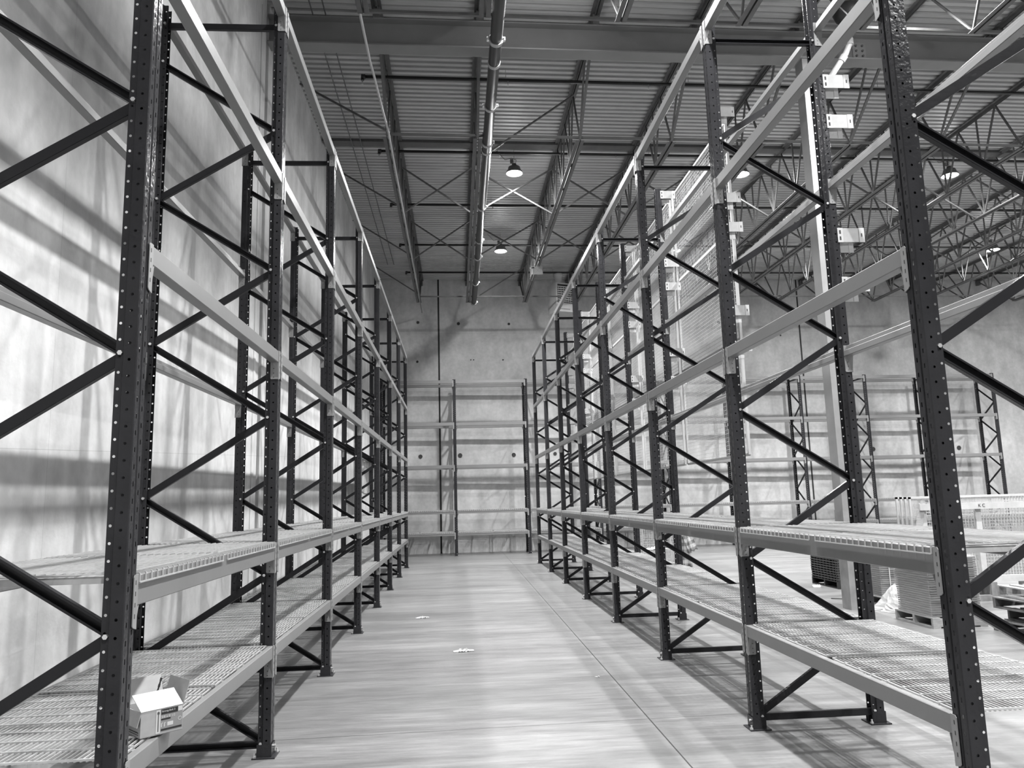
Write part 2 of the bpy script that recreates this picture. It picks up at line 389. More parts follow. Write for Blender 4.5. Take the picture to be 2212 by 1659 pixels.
def make_beam(L, h, loc, rz, label, group=None):
    # local: runs along +y from column centre 0 to L; outer face at x=0, body towards +x; z=0 is the top
    root = empty('step_beam', loc, rz, label, 'rack beam', group)
    mb = MB(); c = .004; y0 = CW/2+.005; y1 = L-CW/2-.005
    pr = [(-.003+c, -h), (-.003, -h+c), (-.003, -c), (-.003+c, 0), (.034-c, 0), (.034, -c), (.034, -.04), (.06-c, -.04), (.06, -.04-c), (.06, -h+c), (.06-c, -h)]
    mb.prism((0, y0, 0), (0, y1, 0), [(x, z) for x, z in pr])
    mb.build('rail', M_beam, root)
    for k, (yc, s) in enumerate(((0, 1), (L, -1))):
        m2 = MB(); e = yc+s*(CW/2)
        ya, yb_ = sorted((e, e+s*.004)); H0 = -.215
        # leg on the column side, leg on the column front (with bent corners)
        n0 = len(m2.v)
        for x in (ya, yb_): m2.v += [(-.004, x, .002), (.056, x, .002), (.056, x, H0+.006), (.05, x, H0), (-.004, x, H0)]
        m2.f += [(n0, n0+1, n0+2, n0+3, n0+4), (n0+9, n0+8, n0+7, n0+6, n0+5)]; m2.m += [0, 0]
        for i in range(5):
            j = (i+1) % 5; m2.f.append((n0+i, n0+5+i, n0+5+j, n0+j)); m2.m.append(0)
        fa, fb = sorted((e+s*.004, e-s*.036)); inner = e-s*.036; zr = .002
        pts = [(e+s*.004, zr), (inner+s*.008, zr), (inner, zr-.01), (inner, H0+.012), (inner+s*.008, H0+.004), (e+s*.004, H0-.004)]
        n0 = len(m2.v)
        for x in (-.0075, -.0035): m2.v += [(x, y, z) for y, z in pts]
        m2.f += [tuple(range(n0, n0+6)), tuple(range(n0+11, n0+5, -1))]; m2.m += [0, 0]
        for i in range(6):
            j = (i+1) % 6; m2.f.append((n0+i, n0+6+i, n0+6+j, n0+j)); m2.m.append(0)
        # gusset fold under the rail end
        m2.poly([(-.003, e+s*.004, H0+.01), (-.003, e+s*.03, -h), (.04, e+s*.006, -h), (.0, e+s*.0055, H0+.01)])
        m2.cur = 1
        for z in (-.17, -.135, -.2): m2.prism((.032, min(ya, yb_)-.0006, z), (.032, max(ya, yb_)+.0006, z), [(.004*math.cos(q*PI/3), .004*math.sin(q*PI/3)) for q in range(6)])
        for z in (-.03, -.075, -.12, -.165): m2.box(-.0082, -.0072, e-s*.02-.003, e-s*.02+.003, z-.009, z+.009)
        m2.build('connector', [M_conn, M_hole], root)
    return root
def make_deck(W, L, style, loc, rz, label, group=None):
    # local: x 0..W across the rack (outer beam face to outer beam face), y 0..L
    root = empty('wire_deck', loc, rz, label, 'wire shelf deck', group); mb = MB()
    if style == 'waterfall':
        n = int(round(L/.0635)); r = .003
        for i in range(n+1):
            y = i*L/n; 
            for a, b in (((-.008, y, -.034), (-.008, y, .003)), ((-.008, y, .003), (W+.008, y, .003)), ((W+.008, y, .003), (W+.008, y, -.034))): mb.bar(a, b, 2*r)
        for x in (-.010, W+.010): mb.bar((x, 0, -.034), (x, L, -.034), 2*r)
        k = 24
        for j in range(k): 
            x = .05+(W-.1)*j/(k-1); mb.bar((x, 0, .0075), (x, L, .0075), 2*r)
        mb.build('wire_grid', M_zinc, root); nch = 3
    else:
        n = int((W-.09)/.0235); r = .0038
        for i in range(n+1):
            x = .045+(W-.09)*i/n; mb.bar((x, 0, -.002), (x, L, -.002), 2*r)
        m = int(round(L/.147))
        for j in range(m+1): mb.bar((.037, L*j/m, .0035), (W-.037, L*j/m, .0035), .0085)
        mb.build('wire_grid', M_zinc, root); nch = 3
    for j in range(nch):
        y = L*(.02+.96*j/(nch-1)) if style == 'waterfall' else L*(.12+.76*j/(nch-1))
        c = MB(); c.prism((.037, y, -.022), (W-.037, y, -.022), [(-.02, -.014), (.02, -.014), (.014, .015), (-.014, .015)]); c.build('support_channel', M_zinc2, root)
    return root

D1 = 1.02; BP = 2.515; XFL = -1.332; XFR = 2.178; YL0 = 3.28; YR0 = 3.345
TOPS = [.755, 1.48, 2.905, 4.33, 5.76]; BH = [.088, .125, .088, .088, .088]
ORD = ['first', 'second', 'third', 'fourth', 'fifth', 'sixth', 'seventh', 'eighth', 'ninth', 'tenth', 'eleventh']
LEVN = ['lowest shelf level', 'second shelf level', 'middle level', 'fourth level', 'top level']
# ---- left and right rows
def frame_label(row, k):
    if k == 0: return f'large black perforated upright frame nearest the camera in the {row} rack row'
    if k == 7: return f'black perforated upright frame at the far end of the {row} rack row'
    return f'black perforated upright frame, {ORD[k]} from the camera in the {row} rack row'
fL = make_frame(D1, 5.76, 5.76, (XFL, YL0, 0), PI, frame_label('left', 0))
fR = make_frame(D1, 5.76, 6.40, (XFR, YR0, 0), 0, frame_label('right', 0))
for k in range(1, 8):
    dup(fL, (XFL, YL0+BP*k, 0), PI, frame_label('left', k), 'rack frame')
    dup(fR, (XFR, YR0+BP*k, 0), 0, frame_label('right', k), 'rack frame')
proto = {}
def beam_label(row, b, lev, face):
    return f'grey rack beam, {face} face of the {row} row, {LEVN[lev]}, {ORD[b]} bay'
for row in ('left', 'right'):
    for b in range(7):
        for lev in range(5):
            for face in ('aisle', 'rear'):
                if row == 'left':                           # aisle beam outer face at XFL, body to -x: turned by 180 deg
                    y0 = YL0+BP*b
                    loc, rz = ((XFL, y0+BP, TOPS[lev]), PI) if face == 'aisle' else ((XFL-D1, y0, TOPS[lev]), 0)
                else:
                    y0 = YR0+BP*b
                    loc, rz = ((XFR, y0, TOPS[lev]), 0) if face == 'aisle' else ((XFR+D1, y0+BP, TOPS[lev]), PI)
                lab = beam_label(row, b, lev, face); h = BH[lev]
                if h not in proto: proto[h] = make_beam(BP, h, loc, rz, lab)
                else: dup(proto[h], loc, rz, lab, 'rack beam')
dproto = {}
for row in ('left', 'right'):
    for b in range(7):
        for half in range(2):
            for lev in (0, 1):
                Ld = 1.145; off = .062+half*(Ld+.082)
                sty = 'grid' if lev == 0 else 'waterfall'
                y0 = (YL0 if row == 'left' else YR0)+BP*b+off
                loc = (XFL, y0+Ld, TOPS[lev]+.003) if row == 'left' else (XFR, y0, TOPS[lev]+.003); rz = PI if row == 'left' else 0
                lab = f'wire deck, {("nearer", "farther")[half]} half of {ORD[b]} bay, {row} rack, {("lowest shelf", "second shelf")[lev]}'
                if sty not in dproto: dproto[sty] = make_deck(D1, Ld, sty, loc, rz, lab)
                else: dup(dproto[sty], loc, rz, lab, 'wire shelf deck')
# ---- row along the far wall
D2 = .92; FP = 2.372; FX0 = -.04-2*FP; 
FT = [.733, 1.43, 2.885, 4.27, 5.67]
first = None; nf = 9
FI = list(range(1, 11))                                     # frame positions, FX0+FP*i
def far_xy(x): return yb(24.74, x)
for i in FI:
    x = FX0+FP*i
    nm = ORD[i-1]
    lab = f'black upright frame of the rack row along the far wall, {nm} from the left'
    if first is None: first = make_frame(D2, 5.70, 5.76, (x, far_xy(x), 0), PI/2, lab)
    else: dup(first, (x, far_xy(x), 0), PI/2, lab, 'rack frame')
ff = None; fd = None
for i in FI[:-1]:
    x = FX0+FP*i
    for lev in range(5):
        for face in ('front', 'rear'):
            lab = f'grey rack beam, {face} of far wall rack, {LEVN[lev]}, {ORD[i-1]} bay from left'
            # local +y -> world -x when rz=+90deg ; local +x -> world +y
            if face == 'front': loc, rz = (x+FP, far_xy(x+FP/2), FT[lev]), PI/2
            else: loc, rz = (x, far_xy(x+FP/2)+D2, FT[lev]), -PI/2
            if ff is None: ff = make_beam(FP, .105, loc, rz, lab)
            else: dup(ff, loc, rz, lab, 'rack beam')
    for lev in (0, 1):
        for half in range(2):
            lab = f'wire deck, {("right", "left")[half]} half of {ORD[i-1]} bay from left, far wall rack, {("lowest shelf", "second shelf")[lev]}'
            loc = (x+FP-.06-half*1.13, far_xy(x+FP/2), FT[lev]+.003)
            if fd is None: fd = make_deck(D2, 1.10, 'waterfall', loc, PI/2, lab)
            else: dup(fd, loc, PI/2, lab, 'wire shelf deck')

# ================================================================== MESH SCREENS AND BRACKETS BEHIND THE RIGHT RACK
def make_screen(W, H, loc, label):
    root = empty('mesh_screen', loc, 0, label, 'mesh panel')
    fr = MB(); 
    for y in (0, W): fr.box(0, .03, y-.015, y+.015, 0, H)
    for z in (0, H): fr.box(0, .03, 0, W, z-.015, z+.015)
    fr.build('frame', M_mesh, root)
    for z in (H/3, 2*H/3):
        m2 = MB(); m2.box(.002, .032, .015, W-.015, z-.018, z+.018); m2.build('cross_rail', M_mesh, root)
    g = MB(); n = int(W/.05)
    for i in range(1, n): g.bar((.012, W*i/n, 0), (.012, W*i/n, H), .0034)
    n = int(H/.05)
    for i in range(1, n): g.bar((.016, 0, H*i/n), (.016, W, H*i/n), .0034)
    g.build('wire_mesh', M_mesh, root)
    return root
XM = XFR+D1+.21; scr = None
for k in range(5):
    y = 8.66+BP*k-.0*k
    lab = f'tall white welded mesh screen standing off behind the right rack, {ORD[k]} from the camera'
    if scr is None: scr = make_screen(2.36, 4.15, (XM, y, 2.19), lab)
    else: dup(scr, (XM, y, 2.19), 0, lab, 'mesh panel')
def make_bracket(loc, label):
    root = empty('standoff_bracket', loc, 0, label, 'bracket')
    a = MB(); a.box(-.015, .21, -.002, .002, -.06, .06); a.build('plate', M_zinc2, root)
    b = MB(); b.box(.0, .125, .03, .034, -.14, -.02); b.build('lower_plate', M_zinc2, root)
    for q in ((-.018, .028, -.0045, -.002, -.062, .062), (.165, .212, -.0045, -.002, -.062, .062), (.085, .125, .0275, .03, -.14, -.06)):
        c = MB(); c.box(*q); c.build('flange', M_mesh, root)
    d = MB(); d.box(-.004, .01, -.0055, -.0045, .012, .042); d.box(-.004, .01, -.0055, -.0045, -.042, -.012); d.box(.183, .192, -.0055, -.0045, -.014, .014); d.build('slot', M_hole, root)
    return root
br = None
for k in range(1, 8):
    for j, z in enumerate((3.42, 3.84, 4.85, 5.215, 6.3)):
        loc = (XFR+D1+.002, YR0+BP*k-.052, z)
        if z > 6 and k < 2: continue
        lab = f'flat galvanised bracket, {("lowest", "second lowest", "middle", "second highest", "topmost")[j]} on the {ORD[k]} rear upright of the right rack'
        if br is None: br = make_bracket(loc, lab)
        else: dup(br, loc, 0, lab, 'bracket')

# ================================================================== ROOF STEEL
mb = MB()
def slab(mb, x0, x1, y0, y1, z0, z1):
    n = len(mb.v)
    mb.v += [(x, yb(y, x), z) for z in (z0, z1) for (x, y) in ((x0, y0), (x1, y0), (x1, y1), (x0, y1))]
    for q in ((0,3,2,1),(4,5,6,7),(0,1,5,4),(1,2,6,5),(2,3,7,6),(3,0,4,7)): mb.f.append(tuple(n+i for i in q)); mb.m.append(mb.cur)
GY = 11.12
g = empty('roof_girder', (0, 0, 0), 0, 'deep grey steel I-beam girder crossing the roof above the aisle', 'girder')
slab(mb, -2.80, XR, GY-.13, GY+.13, 8.80, 8.822); slab(mb, -2.80, XR, GY-.008, GY+.008, 8.822, 9.24); slab(mb, -2.80, XR, GY-.13, GY+.13, 9.24, 9.262)
mb.build('beam', M_girder, g)
s = MB(); slab(s, 6.72, 6.95, GY-.022, GY-.008, 8.86, 9.16); sp_ = s.build('splice_plate', M_colm, g)
for i in range(2):
    for j in range(3):
        h = MB(); x = 6.78+i*.11; z = 8.92+j*.09; h.lathe([(0, .02), (.018, .02), (.02, 0)], (0, 0, 0), 8)
        o = h.build('bolt', M_joist, sp_); o.location = (x, yb(GY, x)-.022, z); o.rotation_euler = (PI/2, 0, 0)
JX = [-1.14, .475, 2.35, 4.07, 5.8, 7.53, 9.32, 11.06, 12.8, 14.55, 16.3, 18.05, 19.8]
def make_joist(y0, y1, loc, label, flip=False):
    # local y: y0 seat at the girder .. y1 far seat; chords at zt and zb
    root = empty('bar_joist', loc, 0, label, 'roof joist'); zt = 9.42; zb_ = 8.20
    def ang(mb, a, b, zz, upside):
        for s in (-1, 1):
            mb.box(min(s*.012, s*.017), max(s*.012, s*.017), a, b, min(zz, zz-upside*.06), max(zz, zz-upside*.06))
            mb.box(min(s*.012, s*.08), max(s*.012, s*.08), a, b, min(zz, zz-upside*.006), max(zz, zz-upside*.006))
    t = MB(); ang(t, y0, y1, zt+.035, 1); t.box(-.05, .05, y0, y0+.14, 9.262, 9.43); t.box(-.05, .05, y1-.14, y1, 9.262, 9.43); t.build('top_chord', M_joist, root)
    ins = 1.73; b = MB(); a0, a1 = y0+ins, y1-ins
    ang(b, a0, a1, zb_, -1); b.build('bottom_chord', M_joist, root)
    n = max(2, int(round((a1-a0)/1.15))); L = (a1-a0)/n
    def web(p, q, w=.032):
        m_ = MB(); m_.bar((0, p[0], p[1]), (0, q[0], q[1]), w, .028); m_.build('web_member', M_joist, root)
    web((y0+.1, zt-.04), (a0, zb_+.03), .045); web((a1, zb_+.03), (y1-.1, zt-.04), .045)
    web((y0+.1+(a0-y0)*.45, zt), (a0+.02, zb_+.03)); web((a1-.02, zb_+.03), (y1-.1-(y1-a1)*.45, zt))
    for i in range(n+1):
        y = a0+L*i; 
        if 0 < i < n: web((y, zb_+.03), (y, zt), .026)
        if i < n: web((y, zb_+.03), (y+L/2, zt)); web((y+L/2, zt), (y+L, zb_+.03))
    return root
jn = js = None
for i, x in enumerate(JX):
    who = ['nearest the left wall', 'beside the sprinkler main'][i] if i < 2 else f'{ORD[i-2]} right of the sprinkler main'
    ln = f'steel roof joist between girder and far wall, {who}'; ls = f'steel roof joist on the camera side of the girder, {who}'
    ln = ln[:]; yo = BR*x
    if jn is None: jn = make_joist(GY+.0, WALL_Y-.02, (x, yo, 0), ln)
    else: dup(jn, (x, yo, 0), 0, ln, 'roof joist')
    if js is None: js = make_joist(-3.2, GY-.02, (x, yo, 0), ls, True)
    else: dup(js, (x, yo, 0), 0, ls, 'roof joist')
# bridging between joists
def xbr(x0, x1, y, label, horizontal=False):
    root = empty('joist_bridging', ((x0+x1)/2, yb(y, (x0+x1)/2), 0), 0, label, 'joist bridging'); hx = (x1-x0)/2
    if horizontal:
        m_ = MB(); m_.bar((-hx, 0, 8.26), (hx, 0, 8.26), .04, .04); m_.build('angle', M_joist, root)
    else:
        for s, dy in ((1, -.018), (-1, .018)):
            m_ = MB(); m_.bar((-hx, dy, 8.24 if s > 0 else 9.36), (hx, dy, 9.36 if s > 0 else 8.24), .034, .034); m_.build('angle', M_joist, root)
    return root
rows = [(16.6, False, 'nearer'), (20.0, False, 'farther')]
bp = {}
GAPS = ['between the left joist and the main pipe joist', 'just right of the sprinkler main', 'between the second and third joists right of the main', ]
for i in range(len(JX)-1):
    for (y, hz, nm) in rows:
        key = (hz, round(JX[i+1]-JX[i], 3)); xm = (JX[i]+JX[i+1])/2
        place = ['just left of the sprinkler main', 'just right of the sprinkler main'][i] if i < 2 else f'{ORD[i-1]} gap to the right of the sprinkler main'
        lab = f'steel X bridging, {nm} row between joists, {place}'
        if key not in bp: bp[key] = xbr(JX[i], JX[i+1], y, lab, hz)
        else: dup(bp[key], (xm, yb(y, xm), 0), 0, lab, 'joist bridging')
for (y, nm) in ((12.85, 'just beyond the girder'), (23.8, 'just before the far wall'), (9.4, 'on the camera side of the girder')):
    h = MB(); h.prism((JX[0], yb(y, JX[0]), 8.26), (19.8, yb(y, 19.8), 8.26), [(-.02, -.02), (.02, -.02), (.02, .02), (-.02, .02)])
    tag(h.build('bridging_angle', M_joist), f'long straight steel bridging angle along the joist bottoms, {nm}', 'joist bridging')
for k, y in enumerate((13.2, 16.75, 20.1, 23.9)):
    h = MB(); h.bar((xw(y)+.03, y, 9.42), (JX[0], y-.5, 8.26), .035)
    tag(h.build('wall_brace', M_joist), f'diagonal steel brace from the left wall down to the first joist, {ORD[k]} from the girder', 'roof brace')

# ---- column under the girder
c = empty('steel_column', (5.89, 11.24, 0), 0, 'square grey steel building column behind the right rack, under the girder', 'column')
m_ = MB(); m_.box(-.125, .125, -.125, .125, 0, 8.78); m_.build('shaft', M_colm, c)
m_ = MB(); m_.box(-.16, .16, -.15, .15, 8.78, 8.80); m_.build('cap_plate', M_colm, c)
m_ = MB(); m_.box(-.13, .13, -.13, .13, 0, 1.45); m_.build('base_sleeve', mat('sleeve', .22, .6, noise=.2, nscale=5), c)
# ---- roof drain bowl and white leader pipe
m_ = MB(); m_.lathe([(0, .0), (.10, .0), (.2, .05), (.24, .16), (.24, .2)], (6.42, 10.75, 9.22), 20); tag(m_.build('roof_drain', M_plas, smooth=True), 'dark round roof drain bowl under the deck beside the girder', 'roof drain')
pr = empty('drain_pipe', (0, 0, 0), 0, 'white plastic drain pipe angling down from the girder to the column', 'pipe')
m_ = MB(); m_.path([(6.42, 10.78, 9.22), (6.42, 10.8, 8.86), (6.36, 10.84, 8.70), (6.10, 11.0, 8.30), (6.05, 11.2, 8.15), (5.92, 11.46, 7.9), (5.92, 11.46, .3)], .05, 12); m_.build('pipe', M_white, pr, True)
for a, b in (((6.42, 10.8, 8.93), (6.42, 10.8, 8.83)), ((6.345, 10.85, 8.675), (6.30, 10.88, 8.60))):
    m_ = MB(); m_.rod(a, b, .062, 12); m_.build('fitting', M_white, pr)
# ---- sprinkler main and branch lines
def mx(y): return .66
mp_ = empty('sprinkler_main', (0, 0, 0), 0, 'thick dark sprinkler main pipe running down the middle of the roof', 'pipe'); ZM = 8.25
m_ = MB(); m_.rod((mx(-8.9), -8.9, ZM), (mx(24.6), 24.6, ZM), .088, 20); m_.build('pipe', M_main, mp_, True)
for k, y in enumerate((9.95, 10.53, 11.8, 13.1, 13.42, 16.2, 18.4, 19.75, 22.2, 24.5, 6.2, 3.2)):
    m_ = MB(); big = k not in (1, 4); m_.rod((mx(y), y-.035, ZM), (mx(y), y+.035, ZM), .103 if big else .096, 20); o = m_.build('coupling', M_coup, mp_)
    if big:
        for s in (-1, 1):
            h = MB(); h.rod((mx(y)+s*.115, y-.05, ZM+.01), (mx(y)+s*.115, y+.05, ZM+.01), .012, 6); h.box(mx(y)+s*.115-.018, mx(y)+s*.115+.018, y-.025, y+.025, ZM-.015, ZM+.035); h.build('coupling_bolt', M_bolt, o)
for k, y in enumerate((11.9, 14.9, 18.0, 21.0, 24.0, 8.0)):
    m_ = MB(); m_.rod((mx(y), y, ZM+.08), (mx(y), y, 9.36), .008, 6); m_.build('hanger_rod', M_joist, mp_)
m_ = MB(); m_.lathe([(0, -.05), (.06, -.04), (.1, 0), (.1, .05), (.0, .06)], (0, 0, 0), 16); o = m_.build('end_cap', M_coup, mp_); o.location = (mx(24.63), 24.63, ZM); o.rotation_euler = (PI/2, 0, 0)
for k, y in enumerate((12.67, 15.58, 18.57, 21.66, 24.4)):
    x0 = -1.53; x1 = 24.0
    br_ = empty('sprinkler_branch', (0, 0, 0), 0, f'thin black sprinkler branch line crossing under the roof deck, {ORD[k]} beyond the girder', 'pipe')
    m_ = MB(); m_.rod((x0, yb(y, x0), 9.25), (x1, yb(y, x1), 9.25), .03, 10); m_.build('pipe', M_black, br_, True)
    m_ = MB(); m_.rod((x0+.02, yb(y, x0), 9.25), (x0-.05, yb(y, x0), 9.25), .042, 10); m_.rod((x0-.03, yb(y, x0), 9.25), (x0-.03, yb(y, x0), 9.18), .03, 8); m_.build('elbow', M_black, br_)
    x = -1.56; first_s = True
    while x < 20:
        m_ = MB(); m_.lathe([(0, 0), (.012, 0), (.012, -.03), (.02, -.045), (.004, -.05), (.004, -.075), (.022, -.08), (0, -.084)], (x, yb(y, x), 9.18 if first_s else 9.225), 8); m_.build('sprinkler_head', M_coup, br_); first_s = False; x += 2.6
    for x in (1.0, 4.4, 8.1, 11.7):
        m_ = MB(); m_.rod((x, yb(y, x), 9.25), (x, yb(y, x), 9.49), .005, 5); m_.build('hanger_rod', M_coup, br_)
for k, (a, b) in enumerate((((mx(13.7), 13.75, 8.33), (2.35, 13.35, 9.36)), ((mx(25)-.0, 24.4, 8.33), (2.35, 24.0, 9.30)))):
    h = empty('sway_brace', (0, 0, 0), 0, f'diagonal sway brace from the sprinkler main up to a joist, {("nearer", "farther")[k]} one', 'roof brace')
    m_ = MB(); m_.rod(a, b, .02, 8); m_.build('rod', M_joist, h)
    m_ = MB(); m_.box(a[0]-.05, a[0]+.05, a[1]-.03, a[1]+.03, a[2]-.03, a[2]+.05); m_.build('clamp', M_coup, h)
# ---- conduit following the first joist
m_ = MB(); m_.path([(-1.24, 2.0, 8.3), (-1.21, 9.2, 8.3), (-1.20, 10.6, 8.3), (-1.18, 11.0, 8.29), (-1.13, 11.8, 8.17), (-1.10, 12.5, 8.17), (-1.10, 25.5, 8.17)], .02, 8)
tag(m_.build('conduit', M_coup, smooth=True), 'thin pale electrical conduit kinking along the bottom of the leftmost joist', 'conduit')
for k, x in enumerate((-2.15, -1.95)):
    m_ = MB(); m_.path([(x, 0.5, 9.40), (x, 11, 9.40), (x+.02, 15.4, 9.38), (x+.02, 24, 9.40)], .011, 6)
    tag(m_.build('conduit', M_joist), f'thin dark conduit under the deck beside the left wall, {("wall side", "aisle side")[k]} one of two', 'conduit')

# ================================================================== HIGH BAY LIGHTS
def make_light(loc, label):
    root = empty('high_bay_light', loc, 0, label, 'ceiling light')
    m_ = MB(); m_.lathe([(0, .20), (.05, .20), (.06, .13), (.13, .12), (.15, .05), (.185, .0), (.19, -.03), (.182, -.03), (.175, .0), (.0, .012)], n=20); m_.build('housing', M_housing, root, True)
    m_ = MB(); m_.lathe([(0, -.018), (.12, -.012), (.165, .0), (.165, .004), (0, .004)], n=20); m_.build('lens', M_lens, root, True)
    m_ = MB(); m_.rod((0, 0, .2), (0, 0, ROOF-loc[2]+.0), .006, 6); m_.build('hanger', M_coup, root)
    m_ = MB(); m_.path([(.03, 0, .2), (.05, .02, .3), (-.05, .03, .35), (-.2, .05, .32), (-.45, .08, .62), (-.5, .1, ROOF-loc[2]-.04)], .006, 5); m_.build('cable', M_black, root)
    m_ = MB(); m_.box(-.09, -.02, -.03, .03, .22, .3); m_.build('driver_box', M_housing, root)
    return root
lt = None
for j, y in enumerate(LY):
    for i, x in enumerate(LX):
        where = ['in the farthest row', 'in the row beyond the girder', 'in the row before the girder', 'over the near bays', 'behind the camera'][j]
        col = ['over the aisle', 'over the steel column line', 'third from the left wall', 'fourth from the left wall', 'fifth from the left wall'][i]
        lab = f'bright round high bay light {where}, {col}'
        loc = (x, y, LZ)
        o = make_light(loc, lab) if lt is None else dup(lt, loc, 0, lab, 'ceiling light')
        if lt is None: lt = o
        for d_, dz in ((LA, -.035), (LP, -.17), (LB, -.04)):
            l = bpy.data.objects.new(d_.name, d_); COL.objects.link(l); l.location = (x, y, LZ+dz)

# ================================================================== FAR WALL EQUIPMENT
def text_mesh(s, size, name, m, parent, loc, rot, ext=.0004):
    cu_ = bpy.data.curves.new(name, 'FONT'); cu_.body = s; cu_.size = size; cu_.extrude = ext; cu_.align_x = 'LEFT'
    t = bpy.data.objects.new(name+'_src', cu_); COL.objects.link(t); dg = bpy.context.evaluated_depsgraph_get(); dg.update()
    me = bpy.data.meshes.new_from_object(t.evaluated_get(dg)); bpy.data.objects.remove(t)
    me.materials.clear(); me.materials.append(m)
    o = bpy.data.objects.new(name, me); COL.objects.link(o); o.parent = parent; reg(o, parent); o.location = loc; o.rotation_euler = rot
    return o
ht = empty('unit_heater', (3.72, 24.3, 7.85), math.radians(20), 'pale louvred gas unit heater hanging before the far wall by the right rack', 'heater')
m_ = MB(); m_.box(-.36, .36, 0, .62, 0, .98)
m_.build('cabinet', M_heat, ht)
m_ = MB(); m_.box(-.30, .30, -.006, 0, .30, .93); m_.build('grille_opening', M_hole, ht)
for k in range(8):
    m_ = MB(); z = .335+k*.073; m_.prism((-.30, -.02, z), (.30, -.02, z), [(-.014, -.012), (.010, -.016), (.014, .010), (-.010, .016)]); m_.build('louvre', M_heat, ht)
for k in range(7):
    m_ = MB(); x = -.26+k*.087; m_.box(x-.006, x+.006, -.012, -.004, .30, .86); m_.build('louvre_divider', M_heat, ht)
m_ = MB()
for k in range(8): m_.bar((-.2+k*.045, -.003, .07), (-.17+k*.045, -.003, .11), .012, .004, (0, 1, 0))
m_.build('vent_slots', M_hole, ht)
m_ = MB(); m_.box(.12, .30, -.004, 0, .21, .25); m_.build('nameplate', M_paper, ht)
m_ = MB(); m_.lathe([(.12, .98), (.12, 1.25), (.17, 1.27), (.17, 1.36), (0, 1.40)], (-.1, .3, 0), 16); m_.build('flue', M_heat, ht, True)
for s in (-1, 1):
    m_ = MB(); m_.rod((s*.3, .3, .98), (s*.3, .3, 1.56), .008, 6); m_.build('hanger_rod', M_coup, ht)
ex = empty('exit_sign', (2.19, 20.3, 7.93), 0, 'small white EXIT sign hanging under the joist before the far wall', 'sign')
m_ = MB(); m_.box(0, .30, 0, .04, 0, .22); m_.build('body', M_white, ex)
m_ = MB(); m_.box(.12, .18, 0, .04, .22, .27); m_.box(-.05, .06, 0, .05, .17, .2); m_.build('canopy', M_white, ex)
text_mesh('EXIT', .15, 'lettering', mat('sign_letters', .33, .5), ex, (.03, -.001, .055), (PI/2, 0, 0))
# clear film hanging behind the left rack
def crumple(name, W, H, loc, rz, m, label, cat, amp=.05, seed=3, nx=24, nz=16, tip=0, parent=None):
    rnd = random.Random(seed); mb = MB(); ph = [rnd.uniform(0, 6.28) for _ in range(6)]
    for j in range(nz+1):
        for i in range(nx+1):
            u = i/nx; v = j/nz
            d = amp*(math.sin(9*u+ph[0]+2*v)+.6*math.sin(17*u+ph[1]-3*v)+.5*math.sin(5*v+ph[2]+4*u)+.3*math.sin(31*u+ph[3]+9*v))*(.35+.65*(1-v))
            mb.v.append((u*W+tip*(1-v)*.2*math.sin(ph[4]+6*u), d, v*H+.02*math.sin(13*u+ph[5])*(1-v)))
    for j in range(nz):
        for i in range(nx):
            a = j*(nx+1)+i; mb.f.append((a, a+1, a+nx+2, a+nx+1)); mb.m.append(0)
    o = mb.build(name, m, parent, True); o.location = loc; o.rotation_euler = (0, 0, rz)
    sm = o.modifiers.new('thickness', 'SOLIDIFY'); sm.thickness = .002
    return tag(o, label, cat) if label else o
crumple('plastic_sheet', 1.75, .86, (-2.385, 19.35, 1.98), PI/2, M_film2, 'crumpled clear plastic sheet hanging behind the left rack near its far end', 'plastic sheet', .03)

